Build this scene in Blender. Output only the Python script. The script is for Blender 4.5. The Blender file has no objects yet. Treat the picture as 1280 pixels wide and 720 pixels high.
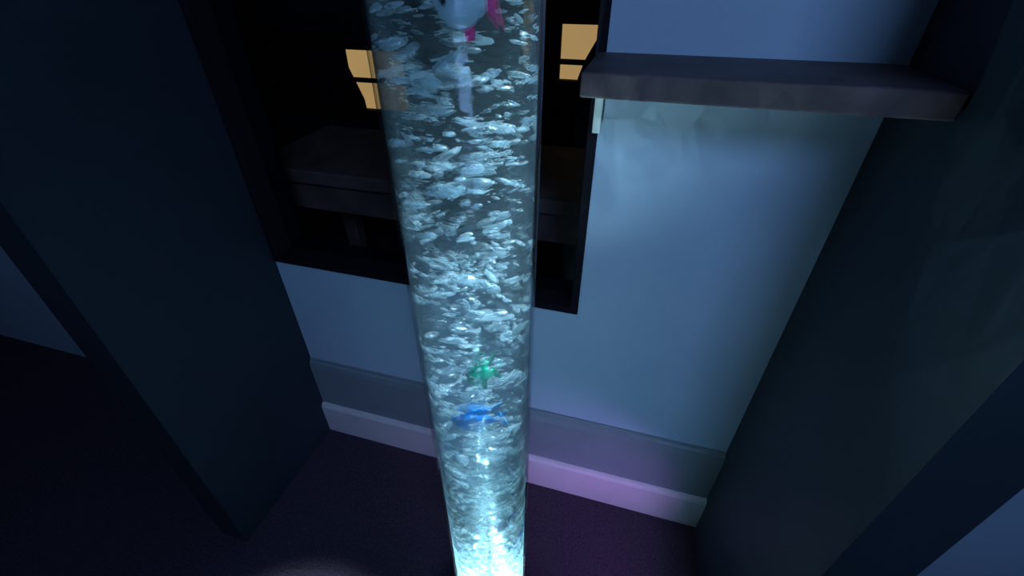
import bpy, bmesh, math, random
from mathutils import Vector, Matrix, noise

random.seed(11)
LED = 66.0
S = bpy.context.scene
COL = S.collection

# ------------------------------------------------------------------ camera
CAM = Vector((0.0, 0.0, 1.25))
PITCH = math.radians(35.7)
F = 556.0
cam = bpy.data.cameras.new('camera')
cam.lens = F / 1280 * 36
cam.sensor_width = 36
cam.clip_start = 0.01
co = bpy.data.objects.new('camera', cam)
COL.objects.link(co)
co.location = CAM
co.rotation_euler = (math.pi / 2 - PITCH, 0, 0)
S.camera = co

def ray(x, y):
    a, b, c = (x - 640) / F, (y - 360) / F, 1.0
    sp, cp = math.sin(PITCH), math.cos(PITCH)
    return Vector((a, c * cp - b * sp, -c * sp - b * cp))

# ------------------------------------------------------------------ helpers
def srgb(r, g, b):
    def f(v):
        v /= 255
        return v / 12.92 if v <= .04045 else ((v + .055) / 1.055) ** 2.4
    return (f(r), f(g), f(b), 1)

def link(o, parent=None):
    COL.objects.link(o)
    if parent:
        o.parent = parent
    return o

def obj(name, bm, mat, parent=None, smooth=False):
    bmesh.ops.recalc_face_normals(bm, faces=bm.faces)
    me = bpy.data.meshes.new(name)
    bm.to_mesh(me)
    bm.free()
    if smooth:
        for p in me.polygons:
            p.use_smooth = smooth != 'sides' or abs(p.normal.z) < .5
    if mat:
        me.materials.append(mat)
    return link(bpy.data.objects.new(name, me), parent)

def tag(o, label=None, cat=None, group=None, kind=None):
    if label: o['label'] = label
    if cat: o['category'] = cat
    if group: o['group'] = group
    if kind: o['kind'] = kind
    return o

def empty(name, loc, rz=0):
    o = bpy.data.objects.new(name, None)
    o.empty_display_size = .05
    o.location = loc
    o.rotation_euler = (0, 0, rz)
    return link(o)

def box(bm, x0, x1, y0, y1, z0, z1, bevel=0):
    t = bmesh.new()
    r = bmesh.ops.create_cube(t, size=1)
    for v in t.verts:
        v.co = Vector(((x0 + x1) / 2 + v.co.x * (x1 - x0), (y0 + y1) / 2 + v.co.y * (y1 - y0), (z0 + z1) / 2 + v.co.z * (z1 - z0)))
    if bevel:
        bmesh.ops.bevel(t, geom=t.edges[:], offset=bevel, segments=3, affect='EDGES', profile=.5)
    me = bpy.data.meshes.new('tmp')
    t.to_mesh(me); t.free()
    bm.from_mesh(me)
    bpy.data.meshes.remove(me)
    return bm

def lathe(bm, prof, n=64):
    rings = []
    for r, z in prof:
        if r < 1e-6:
            rings.append([bm.verts.new((0, 0, z))])
        else:
            rings.append([bm.verts.new((r * math.cos(2 * math.pi * i / n), r * math.sin(2 * math.pi * i / n), z)) for i in range(n)])
    for a, b in zip(rings, rings[1:]):
        for i in range(n):
            j = (i + 1) % n
            if len(a) == 1 and len(b) == 1: continue
            if len(a) == 1: bm.faces.new((a[0], b[i], b[j]))
            elif len(b) == 1: bm.faces.new((a[i], b[0], a[j]))
            else: bm.faces.new((a[i], b[i], b[j], a[j]))
    return bm

def prism(bm, prof, x0, x1):
    """profile in (y, z), swept along x"""
    A = [bm.verts.new((x0, y, z)) for y, z in prof]
    B = [bm.verts.new((x1, y, z)) for y, z in prof]
    n = len(prof)
    for i in range(n):
        bm.faces.new((A[i], A[(i + 1) % n], B[(i + 1) % n], B[i]))
    bm.faces.new(A); bm.faces.new(B)
    return bm

# ------------------------------------------------------------------ materials
def mat(name, base, rough=.6, spec=.3, nscale=0, namt=0, bump=0, bscale=60, metallic=0, coat=0):
    m = bpy.data.materials.new(name)
    m.use_nodes = True
    nt = m.node_tree
    b = nt.nodes['Principled BSDF']
    b.inputs['Roughness'].default_value = rough
    b.inputs['Specular IOR Level'].default_value = spec
    b.inputs['Metallic'].default_value = metallic
    b.inputs['Coat Weight'].default_value = coat
    tc = nt.nodes.new('ShaderNodeTexCoord')
    if namt:
        n = nt.nodes.new('ShaderNodeTexNoise')
        n.inputs['Scale'].default_value = nscale
        n.inputs['Detail'].default_value = 6
        nt.links.new(tc.outputs['Object'], n.inputs['Vector'])
        r = nt.nodes.new('ShaderNodeValToRGB')
        r.color_ramp.elements[0].color = tuple(c * (1 - namt) for c in base[:3]) + (1,)
        r.color_ramp.elements[1].color = tuple(min(1, c * (1 + namt)) for c in base[:3]) + (1,)
        r.color_ramp.elements[0].position = .3
        r.color_ramp.elements[1].position = .7
        nt.links.new(n.outputs['Fac'], r.inputs['Fac'])
        nt.links.new(r.outputs['Color'], b.inputs['Base Color'])
    else:
        b.inputs['Base Color'].default_value = base
    if bump:
        n2 = nt.nodes.new('ShaderNodeTexNoise')
        n2.inputs['Scale'].default_value = bscale
        n2.inputs['Detail'].default_value = 4
        nt.links.new(tc.outputs['Object'], n2.inputs['Vector'])
        bp = nt.nodes.new('ShaderNodeBump')
        bp.inputs['Strength'].default_value = bump
        bp.inputs['Distance'].default_value = .01
        nt.links.new(n2.outputs['Fac'], bp.inputs['Height'])
        nt.links.new(bp.outputs['Normal'], b.inputs['Normal'])
    return m

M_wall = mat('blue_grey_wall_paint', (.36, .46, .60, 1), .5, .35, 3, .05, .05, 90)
M_side = mat('dark_navy_added_wall', (.017, .027, .038, 1), .55, .25, 3, .10, .04, 60)  # near-black colour keeps the added side walls dim
M_skirt = mat('white_skirting_gloss', (.62, .58, .64, 1), .35, .4, 9, .05)
M_trim = mat('grey_moulding_paint', (.19, .23, .27, 1), .45, .35, 9, .05)
M_floor = mat('dark_plum_carpet', (.055, .040, .060, 1), .95, .1, 160, .35, .5, 300)
M_frame = mat('black_window_frame', (.010, .009, .014, 1), .7, .04, 30, .2)
M_shelf = mat('dark_brown_shelf_wood', (.085, .062, .068, 1), .55, .2, 18, .25)
M_pale = mat('pale_bracket_metal', (.88, .92, .95, 1), .5, .5, 20, .05)
M_dark = mat('dark_beyond_paint', (.035, .028, .040, 1), .8, .1, 4, .2)
M_brown = mat('dark_brown_table_wood', (.19, .11, .085, 1), .5, .3, 14, .3)
M_curt = mat('dark_plum_curtain', (.030, .018, .030, 1), .95, .05, 40, .25)
M_base = mat('black_plastic_base', (.02, .02, .024, 1), .4, .4, 30, .1)
M_ceil = mat('grey_ceiling', (.2, .22, .26, 1), .8, .2, 5, .05)

def emit(name, col, strength):
    m = bpy.data.materials.new(name); m.use_nodes = True
    nt = m.node_tree
    nt.nodes.remove(nt.nodes['Principled BSDF'])
    e = nt.nodes.new('ShaderNodeEmission')
    tc = nt.nodes.new('ShaderNodeTexCoord')
    n = nt.nodes.new('ShaderNodeTexNoise'); n.inputs['Scale'].default_value = 5
    nt.links.new(tc.outputs['Object'], n.inputs['Vector'])
    r = nt.nodes.new('ShaderNodeValToRGB')
    r.color_ramp.elements[0].color = tuple(c * .85 for c in col[:3]) + (1,)
    r.color_ramp.elements[1].color = col
    nt.links.new(n.outputs['Fac'], r.inputs['Fac'])
    nt.links.new(r.outputs['Color'], e.inputs['Color'])
    e.inputs['Strength'].default_value = strength
    nt.links.new(e.outputs[0], nt.nodes['Material Output'].inputs['Surface'])
    return m

M_amber = emit('amber_lit_pane', srgb(205, 160, 100), 1.0)
M_led = emit('white_led_disc', (.75, .95, 1, 1), 1.2)

def clear(name, tint, rough, base_mix):
    """thin clear sheet: see-through with a fresnel gloss"""
    m = bpy.data.materials.new(name); m.use_nodes = True
    nt = m.node_tree
    nt.nodes.remove(nt.nodes['Principled BSDF'])
    t = nt.nodes.new('ShaderNodeBsdfTransparent'); t.inputs[0].default_value = tint
    g = nt.nodes.new('ShaderNodeBsdfGlossy'); g.inputs['Roughness'].default_value = rough
    lw = nt.nodes.new('ShaderNodeLayerWeight')
    pw = nt.nodes.new('ShaderNodeMath'); pw.operation = 'POWER'; pw.inputs[1].default_value = 4
    nt.links.new(lw.outputs['Facing'], pw.inputs[0])
    f = nt.nodes.new('ShaderNodeMapRange')
    f.inputs['To Min'].default_value = .002; f.inputs['To Max'].default_value = base_mix
    nt.links.new(pw.outputs[0], f.inputs['Value'])
    x = nt.nodes.new('ShaderNodeMixShader')
    nt.links.new(f.outputs[0], x.inputs[0])
    nt.links.new(t.outputs[0], x.inputs[1]); nt.links.new(g.outputs[0], x.inputs[2])
    nt.links.new(x.outputs[0], nt.nodes['Material Output'].inputs['Surface'])
    return m

M_acryl = clear('clear_acrylic', (.97, .99, 1, 1), .10, .7)
M_pane = clear('dark_window_glass', (.8, .85, .9, 1), .05, .5)

def water_mat():
    m = bpy.data.materials.new('rippling_water'); m.use_nodes = True
    nt = m.node_tree
    nt.nodes.remove(nt.nodes['Principled BSDF'])
    tc = nt.nodes.new('ShaderNodeTexCoord')
    mp = nt.nodes.new('ShaderNodeMapping'); mp.inputs['Scale'].default_value = (1, 1, 3.2)
    nt.links.new(tc.outputs['Object'], mp.inputs[0])
    n = nt.nodes.new('ShaderNodeTexNoise'); n.inputs['Scale'].default_value = 34; n.inputs['Detail'].default_value = 3
    n.inputs['Distortion'].default_value = .6
    nt.links.new(mp.outputs[0], n.inputs['Vector'])
    bp = nt.nodes.new('ShaderNodeBump'); bp.inputs['Strength'].default_value = .30; bp.inputs['Distance'].default_value = .004
    nt.links.new(n.outputs['Fac'], bp.inputs['Height'])
    r = nt.nodes.new('ShaderNodeBsdfRefraction'); r.inputs['IOR'].default_value = 1.33; r.inputs['Roughness'].default_value = 0
    r.inputs['Color'].default_value = (.84, .97, 1, 1)
    nt.links.new(bp.outputs[0], r.inputs['Normal'])
    g = nt.nodes.new('ShaderNodeBsdfGlossy'); g.inputs['Roughness'].default_value = 0
    nt.links.new(bp.outputs[0], g.inputs['Normal'])
    f = nt.nodes.new('ShaderNodeFresnel'); f.inputs[0].default_value = 1.33
    nt.links.new(bp.outputs[0], f.inputs['Normal'])
    x = nt.nodes.new('ShaderNodeMixShader')
    nt.links.new(f.outputs[0], x.inputs[0]); nt.links.new(r.outputs[0], x.inputs[1]); nt.links.new(g.outputs[0], x.inputs[2])
    t = nt.nodes.new('ShaderNodeBsdfTransparent'); t.inputs[0].default_value = (.9, .97, 1, 1)
    y = nt.nodes.new('ShaderNodeMixShader'); y.inputs[0].default_value = .35
    nt.links.new(x.outputs[0], y.inputs[1]); nt.links.new(t.outputs[0], y.inputs[2])
    nt.links.new(y.outputs[0], nt.nodes['Material Output'].inputs['Surface'])
    v = nt.nodes.new('ShaderNodeVolumeScatter')
    v.inputs['Color'].default_value = (.75, .93, 1, 1)
    v.inputs['Density'].default_value = 1.0
    v.inputs['Anisotropy'].default_value = .2
    nt.links.new(v.outputs[0], nt.nodes['Material Output'].inputs['Volume'])
    return m
M_water = water_mat()

def bubble_mat():
    m = bpy.data.materials.new('air_bubble_skin'); m.use_nodes = True
    nt = m.node_tree
    nt.nodes.remove(nt.nodes['Principled BSDF'])
    d = nt.nodes.new('ShaderNodeBsdfDiffuse'); d.inputs[0].default_value = (.85, .95, 1, 1)
    tl = nt.nodes.new('ShaderNodeBsdfTranslucent'); tl.inputs[0].default_value = (.80, .95, 1, 1)
    g = nt.nodes.new('ShaderNodeBsdfGlossy'); g.inputs['Roughness'].default_value = .25
    t = nt.nodes.new('ShaderNodeBsdfTransparent'); t.inputs[0].default_value = (.93, .98, 1, 1)
    a = nt.nodes.new('ShaderNodeMixShader'); a.inputs[0].default_value = .5
    nt.links.new(d.outputs[0], a.inputs[1]); nt.links.new(tl.outputs[0], a.inputs[2])
    b = nt.nodes.new('ShaderNodeMixShader'); b.inputs[0].default_value = .3
    nt.links.new(a.outputs[0], b.inputs[1]); nt.links.new(g.outputs[0], b.inputs[2])
    lw = nt.nodes.new('ShaderNodeLayerWeight'); lw.inputs[0].default_value = .55
    mr = nt.nodes.new('ShaderNodeMapRange')
    ge = nt.nodes.new('ShaderNodeNewGeometry')
    nz = nt.nodes.new('ShaderNodeTexNoise'); nz.inputs['Scale'].default_value = 55
    nt.links.new(ge.outputs['Position'], nz.inputs['Vector'])
    lo = nt.nodes.new('ShaderNodeMapRange')
    lo.inputs['From Min'].default_value = .47; lo.inputs['From Max'].default_value = .55
    lo.inputs['To Min'].default_value = .04; lo.inputs['To Max'].default_value = .92
    nt.links.new(nz.outputs['Fac'], lo.inputs['Value'])
    mr.inputs['To Max'].default_value = .85
    nt.links.new(lo.outputs[0], mr.inputs['To Min'])
    nt.links.new(lw.outputs['Facing'], mr.inputs['Value'])
    c = nt.nodes.new('ShaderNodeMixShader')
    nt.links.new(mr.outputs[0], c.inputs[0])
    nt.links.new(t.outputs[0], c.inputs[1]); nt.links.new(b.outputs[0], c.inputs[2])
    nt.links.new(c.outputs[0], nt.nodes['Material Output'].inputs['Surface'])
    return m
M_bub = bubble_mat()

# ------------------------------------------------------------------ the setting
YAW = math.radians(-16.1)
P0 = Vector((0, .756, 0))                       # where the skirting meets the floor straight ahead
U = Vector((math.cos(YAW), math.sin(YAW), 0))   # to the right along the wall
N = Vector((math.sin(YAW), -math.cos(YAW), 0))  # out of the wall towards the viewer
SKIRT = .026                                    # skirting stands this far in front of the wall

# local wall frame: x along U, y = into the wall (so -y is towards the viewer), origin on the wall face
WO = P0 - N * SKIRT
def on_wall(x, y, depth=0.0):
    """pixel -> (u, z) on the plane 'depth' metres behind the wall face"""
    d = ray(x, y)
    o = WO - N * depth
    t = (o - CAM).dot(N) / d.dot(N)
    p = CAM + d * t
    return (p - WO).dot(U), p.z
def wall_obj(name, bm, m, parent=None, smooth=False):
    o = obj(name, bm, m, None, smooth)
    if parent:
        o.parent = parent
    else:
        o.location = WO
        o.rotation_euler = (0, 0, YAW)
    return o

uL, _ = on_wall(424, 544)
uR, _ = on_wall(866, 654)
uW, zW = on_wall(722, 392)        # lower right corner of the dark window
H = 2.45
T = .10
WING = .40
ww0 = uL + .001
wtop = 2.0

bm = bmesh.new()
box(bm, uL - 2.2, uR + 2.2, 0, T, 0, zW)
box(bm, uL - 2.2, uR + 2.2, 0, T, wtop, H)
box(bm, uW, uR + 2.2, 0, T, zW, wtop)
box(bm, uL - 2.2, ww0, 0, T, zW, wtop)
tag(wall_obj('wall_back', bm, M_wall), kind='structure')
bm = bmesh.new(); box(bm, uL - .08, uL, -WING, 0, 0, H)  # added dark wing, put in to darken the left side
tag(wall_obj('wall_added_left', bm, M_side), kind='structure')
bm = bmesh.new(); box(bm, uR, uR + .08, -WING, 0, 0, H)  # second added wing, darkens the right and shades the wall beyond
tag(wall_obj('wall_added_right', bm, M_side), kind='structure')
bm = bmesh.new(); box(bm, -3, 3, -2.7, 3.2, -.05, 0)
tag(wall_obj('floor', bm, M_floor), kind='structure')
bm = bmesh.new(); box(bm, -3, 3, -2.7, 3.2, H, H + .05)
tag(wall_obj('ceiling', bm, M_ceil), kind='structure')

# skirting: lower board with a rounded shoulder, moulding above
zs = .125; zt = .31
bm = bmesh.new()
prism(bm, [(0, 0), (-.026, 0), (-.026, zs - .012), (-.022, zs - .003), (-.016, zs), (0, zs)], uL, uR)
tag(wall_obj('baseboard_back', bm, M_skirt), kind='structure')
bm = bmesh.new()
prism(bm, [(0, zs), (-.013, zs), (-.013, zt - .03), (-.010, zt - .012), (-.004, zt - .008), (-.004, zt), (0, zt)], uL, uR)
tag(wall_obj('trim_1', bm, M_trim), kind='structure')

# dark window: frame, glass
fw = .016
win = empty('window_1', WO, YAW); tag(win, kind='structure')
bm = bmesh.new()
y0, y1 = -.006, T
box(bm, ww0, uW, y0, y1, zW, zW + fw, .002)
box(bm, ww0, uW, y0, y1, wtop - fw, wtop, .002)
box(bm, ww0, ww0 + fw, y0, y1, zW + fw, wtop - fw, .002)
box(bm, uW - fw, uW, y0, y1, zW + fw, wtop - fw, .002)
obj('window_frame', bm, M_frame, win)
bm = bmesh.new()
box(bm, ww0 + fw, uW - fw, .045, .049, zW + fw, wtop - fw)
obj('window_pane', bm, M_pane, win)

# ------------------------------------------------------------------ the dark room beyond the window
FAR = 1.7
bm = bmesh.new(); box(bm, -3, 3, FAR, FAR + .1, 0, H)
tag(wall_obj('wall_beyond', bm, M_dark), kind='structure')

def far_window(name, px0, px1, py0, py1, bars):
    u0, z1 = on_wall(px0, py0, FAR); u1, _ = on_wall(px1, py0, FAR); _, z0 = on_wall(px0, py1, FAR)
    e = empty(name, WO, YAW); tag(e, kind='structure')
    b = bmesh.new(); f = .035
    box(b, u0 - f, u1 + f, FAR - .04, FAR - .001, z1, z1 + f, .004)
    box(b, u0 - f, u1 + f, FAR - .06, FAR - .001, z0 - f, z0, .004)
    box(b, u0 - f, u0, FAR - .04, FAR - .001, z0, z1, .004)
    box(b, u1, u1 + f, FAR - .04, FAR - .001, z0, z1, .004)
    for zb in bars:
        box(b, u0, u1, FAR - .03, FAR - .001, z0 + (z1 - z0) * zb - .012, z0 + (z1 - z0) * zb + .012, .003)
    obj('window_frame', b, M_frame, e)
    b = bmesh.new(); box(b, u0, u1, FAR - .012, FAR - .002, z0, z1)
    obj('window_pane', b, M_amber, e)
    return u0, u1, z0, z1
A = far_window('window_2', 704, 764, 29, 98, [.33])
B = far_window('window_3', 380, 505, 58, 128, [.5])

def curtain(name, edge, side, label):
    """pleated cloth whose free edge follows (u, z) points; hangs to the given side"""
    b = bmesh.new()
    rows = []
    for (u, z, w) in edge:
        row = []
        for i in range(41):
            t = i / 40
            uu = u + side * w * t
            row.append(b.verts.new((uu, FAR - .10 + .018 * math.sin(t * 34), z)))
        rows.append(row)
    for a, c in zip(rows, rows[1:]):
        for i in range(40):
            b.faces.new((a[i], a[i + 1], c[i + 1], c[i]))
    bmesh.ops.solidify(b, geom=b.faces[:], thickness=.004)
    o = wall_obj(name, b, M_curt, None, True)
    return tag(o, label, 'curtain')
D = FAR - .1
def edge_pts(pix, far_u):
    out = []
    for x, y in pix:
        u, z = on_wall(x, y, D)
        out.append((u, z, abs(far_u - u)))
    return out
fr = on_wall(800, 40, D)[0]
curtain('curtain', edge_pts([(762, 6), (755, 34), (731, 75), (722, 98), (718, 130)], fr), 1, 'dark plum curtain pulled across the right side of the amber lit window beyond the glass')
fl = on_wall(330, 60, D)[0]
curtain('curtain', edge_pts([(428, 40), (436, 84), (456, 124), (462, 150)], fl), -1, 'dark plum curtain at the left of the tube with an amber strip beside it')

# sideboard just behind the window
tt = empty('console_table', WO, YAW)
tag(tt, 'dark brown wooden console table standing behind the dark window', 'table')
u0 = on_wall(400, 230, .5)[0]; u1 = on_wall(880, 230, .5)[0]
ztab = .80
bm = bmesh.new(); box(bm, u0, u1, .22, .62, ztab - .04, ztab, .006); obj('tabletop', bm, M_brown, tt)
bm = bmesh.new(); box(bm, u0 + .03, u1 - .03, .25, .59, ztab - .13, ztab - .04); obj('apron', bm, M_brown, tt)
for uu in (u0 + .02, u1 - .07):
    for yy in (.24, .55):
        bm = bmesh.new(); box(bm, uu, uu + .05, yy, yy + .05, 0, ztab - .04, .004); obj('leg', bm, M_brown, tt)

# ------------------------------------------------------------------ wall shelf at the upper right
uS, zS0 = on_wall(734, 66)
_, zS = on_wall(790, 66)
sh = empty('wall_shelf', WO, YAW)
tag(sh, 'dark brown wooden shelf on the wall right of the dark window', 'shelf')
bm = bmesh.new()
box(bm, uW - .012, uR - .004, -.165, 0, zS - .030, zS, .003)
obj('shelf_board', bm, M_shelf, sh)
ub = on_wall(747, 150)[0]; zb = on_wall(747, 164)[1]
bm = bmesh.new()
box(bm, ub - .006, ub + .007, -.014, -.0065, zb, zS - .030, .002)
box(bm, ub - .006, ub + .007, -.10, -.0065, zS - .037, zS - .030, .002)
tag(obj('bracket', bm, M_pale, sh), 'pale metal bracket')

# ------------------------------------------------------------------ bubble tube
TX, TY = -.0378, .344
R = .0600
ZB = .20
tube = empty('bubble_tube', (TX, TY, 0))
tag(tube, 'tall clear bubble tube lit white from its base, in front of the dark window', 'bubble tube')
bm = bmesh.new()
lathe(bm, [(0, 0), (.098, 0), (.098, .17), (.092, .19), (.080, .198), (.066, .20), (.066, .19), (0, .19)])
bd = obj('base', bm, M_base, tube, False)
bm = bmesh.new(); lathe(bm, [(0, .191), (.05, .191), (.05, .196), (0, .196)])
tag(obj('light_disc', bm, M_led, bd), 'white glowing light disc')
bm = bmesh.new()
lathe(bm, [(R, .192), (R, 1.70), (R - .003, 1.70), (R - .003, .192), (R, .192)], 96)
obj('acrylic_tube', bm, M_acryl, tube, 'sides')
bm = bmesh.new()
lathe(bm, [(0, .197), (R - .0035, .197), (R - .0035, 1.64), (0, 1.64)], 96)
w = obj('water', bm, M_water, tube, 'sides')
bm = bmesh.new()
lathe(bm, [(0, 1.70), (.064, 1.70), (.064, 1.73), (.058, 1.74), (0, 1.74)])
obj('cap', bm, M_base, tube)

# ------------------------------------------------------------------ toy fish floating in the tube
def tube_point(px, py, off=0.0):
    """point near the tube axis seen at a pixel, 'off' metres nearer the viewer"""
    d = ray(px, py)
    t = (TY - off) / d.y
    return CAM + d * t

def fish(loc, length, height, rz, body_m, fin_m, label, tilt=0):
    e = empty('toy_fish', loc, rz)
    e.rotation_euler = (tilt, 0, rz)
    tag(e, label, 'toy fish', 'plastic fish drifting in the tube')
    b = bmesh.new()
    L, Hh, W = length, height, height * .5
    rings = []
    prof = [(-.50, .05), (-.46, .35), (-.38, .62), (-.25, .88), (-.08, 1), (.10, .9), (.26, .62), (.38, .36), (.44, .26)]
    for x, k in prof:
        rings.append([b.verts.new((x * L, W / 2 * k * math.cos(a), Hh / 2 * k * math.sin(a))) for a in [2 * math.pi * i / 20 for i in range(20)]])
    for a, c in zip(rings, rings[1:]):
        for i in range(20):
            b.faces.new((a[i], a[(i + 1) % 20], c[(i + 1) % 20], c[i]))
    b.faces.new(rings[0]); b.faces.new(rings[-1])
    obj('body', b, body_m, e, True)
    def fin(name, pts, y=0, th=.0012):
        b = bmesh.new()
        A = [b.verts.new((x * L, y - th, z * Hh)) for x, z in pts]
        C = [b.verts.new((x * L, y + th, z * Hh)) for x, z in pts]
        b.faces.new(A); b.faces.new(C)
        for i in range(len(pts)):
            j = (i + 1) % len(pts)
            b.faces.new((A[i], A[j], C[j], C[i]))
        obj(name, b, fin_m, e)
    fin('tail_fin', [(.42, .10), (.58, .30), (.74, .48), (.68, .20), (.64, 0), (.68, -.20), (.74, -.48), (.58, -.30), (.42, -.10)])
    fin('dorsal_fin', [(-.20, .40), (-.10, .66), (.10, .72), (.30, .60), (.24, .40), (.10, .42)])
    fin('belly_fin', [(-.05, -.42), (.04, -.68), (.18, -.66), (.20, -.40)])
    for s in (-1, 1):
        b = bmesh.new()
        bmesh.ops.create_uvsphere(b, u_segments=12, v_segments=8, radius=Hh * .07)
        bmesh.ops.translate(b, verts=b.verts, vec=(-.36 * L, s * W * .30, Hh * .08))
        obj('eye', b, M_eye, e, True)
    return e
M_eye = mat('black_eye', (.01, .01, .012, 1), .3, .5, 40, .1)
def plastic(n, c): return mat(n, c, .45, .4, 60, .08)
fish(tube_point(578, 9, .030), .030, .028, .1, plastic('pale_fish_plastic', (.50, .62, .68, 1)), plastic('pink_fin_plastic', (.95, .05, .22, 1)), 'pale toy fish with pink fins near the top of the tube')
fish(tube_point(599, 459, .024), .024, .027, .5, plastic('green_fish_plastic', (.02, .58, .34, 1)), plastic('green_fin_plastic', (.03, .55, .32, 1)), 'green toy fish just above the blue one')
fish(tube_point(594, 513, .024), .040, .026, .05, plastic('blue_fish_plastic', (.02, .30, .85, 1)), plastic('blue_fin_plastic', (.03, .38, .90, 1)), 'bright blue toy fish just below the green one')
fish(tube_point(630, 656, -.005), .030, .022, .8, plastic('deep_blue_fish_plastic', (.02, .10, .45, 1)), plastic('deep_blue_fin_plastic', (.03, .14, .55, 1)), 'deep blue toy fish lowest in the tube near the glowing base')

# ------------------------------------------------------------------ bubbles
def bubble_bm(seed, sub=2):
    b = bmesh.new()
    bmesh.ops.create_icosphere(b, subdivisions=sub, radius=1)
    off = Vector((seed * 7.3, seed * 3.1, seed * 1.7))
    for v in b.verts:
        n = v.co.normalized()
        k = 1 + .30 * noise.noise(n * 1.3 + off) + .12 * noise.noise(n * 3 + off)
        v.co = n * k
        v.co.z *= .42 if v.co.z > 0 else .26      # domed top, flat underside
        v.co.z += .10 * n.x * n.x                  # edges curl
    return b
variants = []
for s in range(10):
    b = bubble_bm(s)
    me = bpy.data.meshes.new('air_bubble')
    b.to_mesh(me); b.free()
    for p in me.polygons: p.use_smooth = True
    me.materials.append(M_bub)
    variants.append(me)

bubbles = []
RR = R - .006
while len(bubbles) < 1750:
    z = .215 + (random.random() ** .85) * 1.10 if random.random() < .72 else .21 + random.random() ** 1.7 * .34
    r = .0031 * math.exp(random.gauss(0, .50))
    r = min(max(r, .0014), .0100)
    rad = math.sqrt(random.random()) * (RR - r * 1.3)
    a = random.random() * 2 * math.pi
    p = Vector((TX + rad * math.cos(a), TY + rad * math.sin(a), z))
    d = p - CAM
    sp, cp = math.sin(PITCH), math.cos(PITCH)
    zc = d.y * cp - d.z * sp
    yc = -d.y * sp - d.z * cp
    py = 360 + F * yc / zc
    tilt = (random.gauss(.25, .35), random.gauss(0, .22), random.gauss(0, .45))
    bubbles.append((r / zc if -10 < py < 725 else 0, r, p, tilt, random.randrange(10), random.uniform(1.0, 1.9), random.uniform(.6, 1.2)))
bubbles.sort(key=lambda q: -q[0])
from mathutils import Euler
for (_, r, p, tl, vi, sx, sz) in bubbles[:300]:
    o = bpy.data.objects.new('air_bubble', variants[vi])
    o.location = p
    o.rotation_euler = tl
    o.scale = (r * sx, r * .62, r * sz)
    tag(o, 'pale air bubble rising through the water of the lit tube', 'bubble', 'air bubbles rising in the lit tube')
    COL.objects.link(o)
bm = bmesh.new()
small = []
for s in range(6):
    b = bubble_bm(s + 20, 1)
    small.append(([v.co.copy() for v in b.verts], [[v.index for v in f.verts] for f in b.faces]))
    b.free()
for (_, r, p, tl, vi, sx, sz) in bubbles[300:]:
    vs, fs = small[vi % 6]
    mx = Matrix.Translation(p) @ Euler(tl).to_matrix().to_4x4() @ Matrix.Diagonal((r * sx, r * .62, r * sz, 1))
    nv = [bm.verts.new(mx @ c) for c in vs]
    for f in fs:
        bm.faces.new([nv[i] for i in f])
o = obj('bubble_froth', bm, M_bub, None, True)
tag(o, 'fine froth of tiny bubbles filling the water of the lit tube', 'bubbles', None, 'stuff')

# ------------------------------------------------------------------ lights
def area(name, loc, target, size, energy, col, shape='SQUARE', spread=180):
    l = bpy.data.lights.new(name, 'AREA')
    l.energy = energy; l.color = col; l.size = size; l.shape = shape
    l.spread = math.radians(spread)
    o = bpy.data.objects.new(name, l)
    COL.objects.link(o)
    o.location = loc
    o.rotation_euler = (Vector(target) - Vector(loc)).to_track_quat('-Z', 'Y').to_euler()
    return o
area('wall_wash_lamp', (.30, -1.0, 1.95), (.25, .7, .85), .40, 13.0, (.30, .54, 1.0))
area('tube_side_fill', (.40, .42, 1.95), (TX, TY, 1.0), .05, 1.35, (.66, .90, 1.0), 'DISK', 14)  # added fill with no fixture, brightens the bubbles and fish
area('violet_floor_lamp', (.40, .26, .26), (.10, .74, .06),   .08, .55, (.62, .30, 1.0), 'SQUARE', 80)
for i in range(6):                                  # ring of small leds under the water
    l = bpy.data.lights.new('tube_base_led', 'SPOT')
    l.energy = LED; l.color = (.62, .95, 1.0)
    l.spot_size = math.radians(74); l.spot_blend = 1.0; l.shadow_soft_size = 0
    o = bpy.data.objects.new('tube_base_led', l); COL.objects.link(o)
    an = i * math.pi / 3
    o.location = (TX + .030 * math.cos(an), TY + .030 * math.sin(an), .206)
    o.rotation_euler = (math.pi, 0, 0)

W = bpy.data.worlds.new('world'); S.world = W
W.use_nodes = True
W.node_tree.nodes['Background'].inputs[0].default_value = (.10, .14, .25, 1)
W.node_tree.nodes['Background'].inputs[1].default_value = .05

S.view_settings.view_transform = 'Standard'
S.view_settings.look = 'None'
S.view_settings.gamma = 1
S.view_settings.exposure = 0
S.view_settings.use_curve_mapping = False
S.cycles.use_denoising = True
S.cycles.max_bounces = 14
S.cycles.transparent_max_bounces = 24
S.cycles.transmission_bounces = 12
S.cycles.volume_bounces = 1
S.cycles.sample_clamp_indirect = 4
